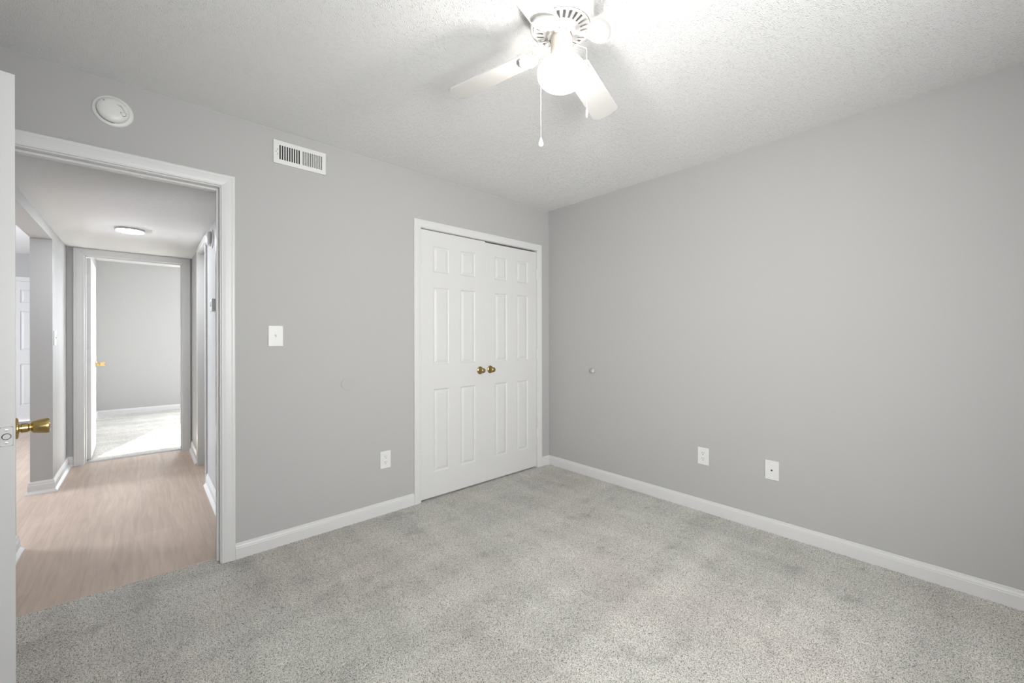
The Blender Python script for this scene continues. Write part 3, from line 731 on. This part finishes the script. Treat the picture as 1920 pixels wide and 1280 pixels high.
def outlet(label, mtx):
    t = thing('electrical_outlet', label, 'outlet', group='double power outlets on the bedroom walls'); t.matrix_world = mtx; plate(t)
    for z in (-.0195, .0195):
        bm = new(); n = 28; ring = []
        for k in range(n):
            a = 2*PI*k/n; ring.append((max(-.0165, min(.0165, .0175*math.cos(a)))*1.0, max(-.0135, min(.0135, .0175*math.sin(a)))))
        loft(bm, [[Vector((x, y, z+zz)) for x, zz in ring] for y in (.004, .0072)])
        r = finish('receptacle', bm, PLASTIC, t)
        bm = new(); box(bm, .0052, .0076, .0066, .0075, z+.001, z+.009); box(bm, -.0074, -.0052, .0066, .0075, z+.0018, z+.0086); disc(bm, 0, z-.0068, .0026, .0066, .0075, 12)
        finish('slot', bm, DARK, r)
    bm = new(); disc(bm, 0, 0, .003, .005, .0067); finish('screw', bm, PLASTIC2, t)
    return t
outlet('white double power outlet on the grey wall left of the closet', onwall((-1.669, 0, .3735), (0, -1, 0)))
outlet('white double power outlet on the right wall, left of the cable plate', onwall((0, -1.4705, .386), (-1, 0, 0)))

def coax():
    t = thing('cable_outlet', 'white cable wall plate with one dark hole on the right wall', 'wall plate'); t.matrix_world = onwall((0, -1.892, .388), (-1, 0, 0))
    plate(t)
    bm = new(); lathe(bm, [(.0062, .005), (.0062, .0078), (.0048, .0078), (.0048, .005)], 6, Q); finish('jack', bm, METAL, t)
    bm = new(); disc(bm, 0, 0, .0052, .005, .0075, 20); finish('jack_hole', bm, DARK, t)
    bm = new(); pts = [(.0375, -.012), (.0410, -.020), (.0400, -.028), (.0432, -.034), (.0425, -.047), (.0375, -.054)]
    loft(bm, [[Vector((x, y, z)) for x, z in pts] for y in (-.0005, .001)]); finish('chipped_paint', bm, GREYMARK, t, label='dark chipped edge')
    for z in (-.042, .042):
        bm = new(); disc(bm, 0, z, .003, .005, .0067); finish('screw', bm, PLASTIC2, t)
coax()

# wall protector disc and bumper
def lathe_thing(name, label, cat, prof, m, mtx):
    bm = new(); lathe(bm, prof, 48, Q); o = finish(name, bm, m, smooth=True, angle=50); o.matrix_world = mtx; o['label'] = label; o['category'] = cat; return o
lathe_thing('wall_protector', 'flat round disc painted wall grey, left of the closet at knob height', 'wall bumper',
            [(0, 0), (.0395, 0), (.0395, .0042), (.037, .0058), (.034, .0054), (0, .0050)], WALL, onwall((-1.929, 0, .917), (0, -1, 0)))
lathe_thing('door_bumper', 'small round grey knob shaped bumper on the right wall near the corner', 'wall bumper',
            [(0, 0), (.011, 0), (.012, .006), (.015, .012), (.0185, .018), (.0195, .025), (.0175, .031), (.011, .0345), (0, .0355)], GREYBUMP, onwall((0, -.535, .930), (-1, 0, 0)))

# thermostat in the hall
t = thing('thermostat', 'small white thermostat on the right hall wall, cut off by the door casing', 'thermostat'); t.matrix_world = onwall((HXR, 1.03, 1.462), (-1, 0, 0))
bm = new(); box(bm, -.062, .062, 0, .006, -.05, .05); finish('wall_plate', bm, PLASTIC, t, bevel=.002)
bm = new(); box(bm, -.058, .058, .006, .028, -.046, .046); b_ = finish('body', bm, PLASTIC, t, bevel=.004, seg=3)
bm = new(); box(bm, -.030, .030, .0275, .0285, -.012, .026); finish('display', bm, mat('lcd_grey', (.36, .40, .36), .2), b_)
for x in (-.02, 0, .02):
    bm = new(); box(bm, x-.006, x+.006, .0275, .0295, -.034, -.026); finish('button', bm, PLASTIC2, b_, bevel=.0008)

# hall ceiling light
t = thing('ceiling_light', 'low round white ceiling light with a metal rim in the hallway', 'ceiling light', (-2.995, 1.795, HH), (PI, 0, 0))
bm = new(); lathe(bm, [(0, 0), (.094, 0), (.094, .004), (.090, .006), (.086, .006), (0, .006)], 64); finish('base', bm, METAL, t, smooth=True)
bm = new(); lathe(bm, [(.088, .006), (.0905, .007), (.0905, .014), (.088, .0165), (.084, .0165), (.084, .006)], 64); finish('rim', bm, METAL, t, smooth=True)
bm = new(); lathe(bm, [(.0835, .006), (.0835, .0165), (.078, .021), (.060, .025), (.03, .027), (0, .0275)], 64); finish('lens', bm, LENS, t, smooth=True)
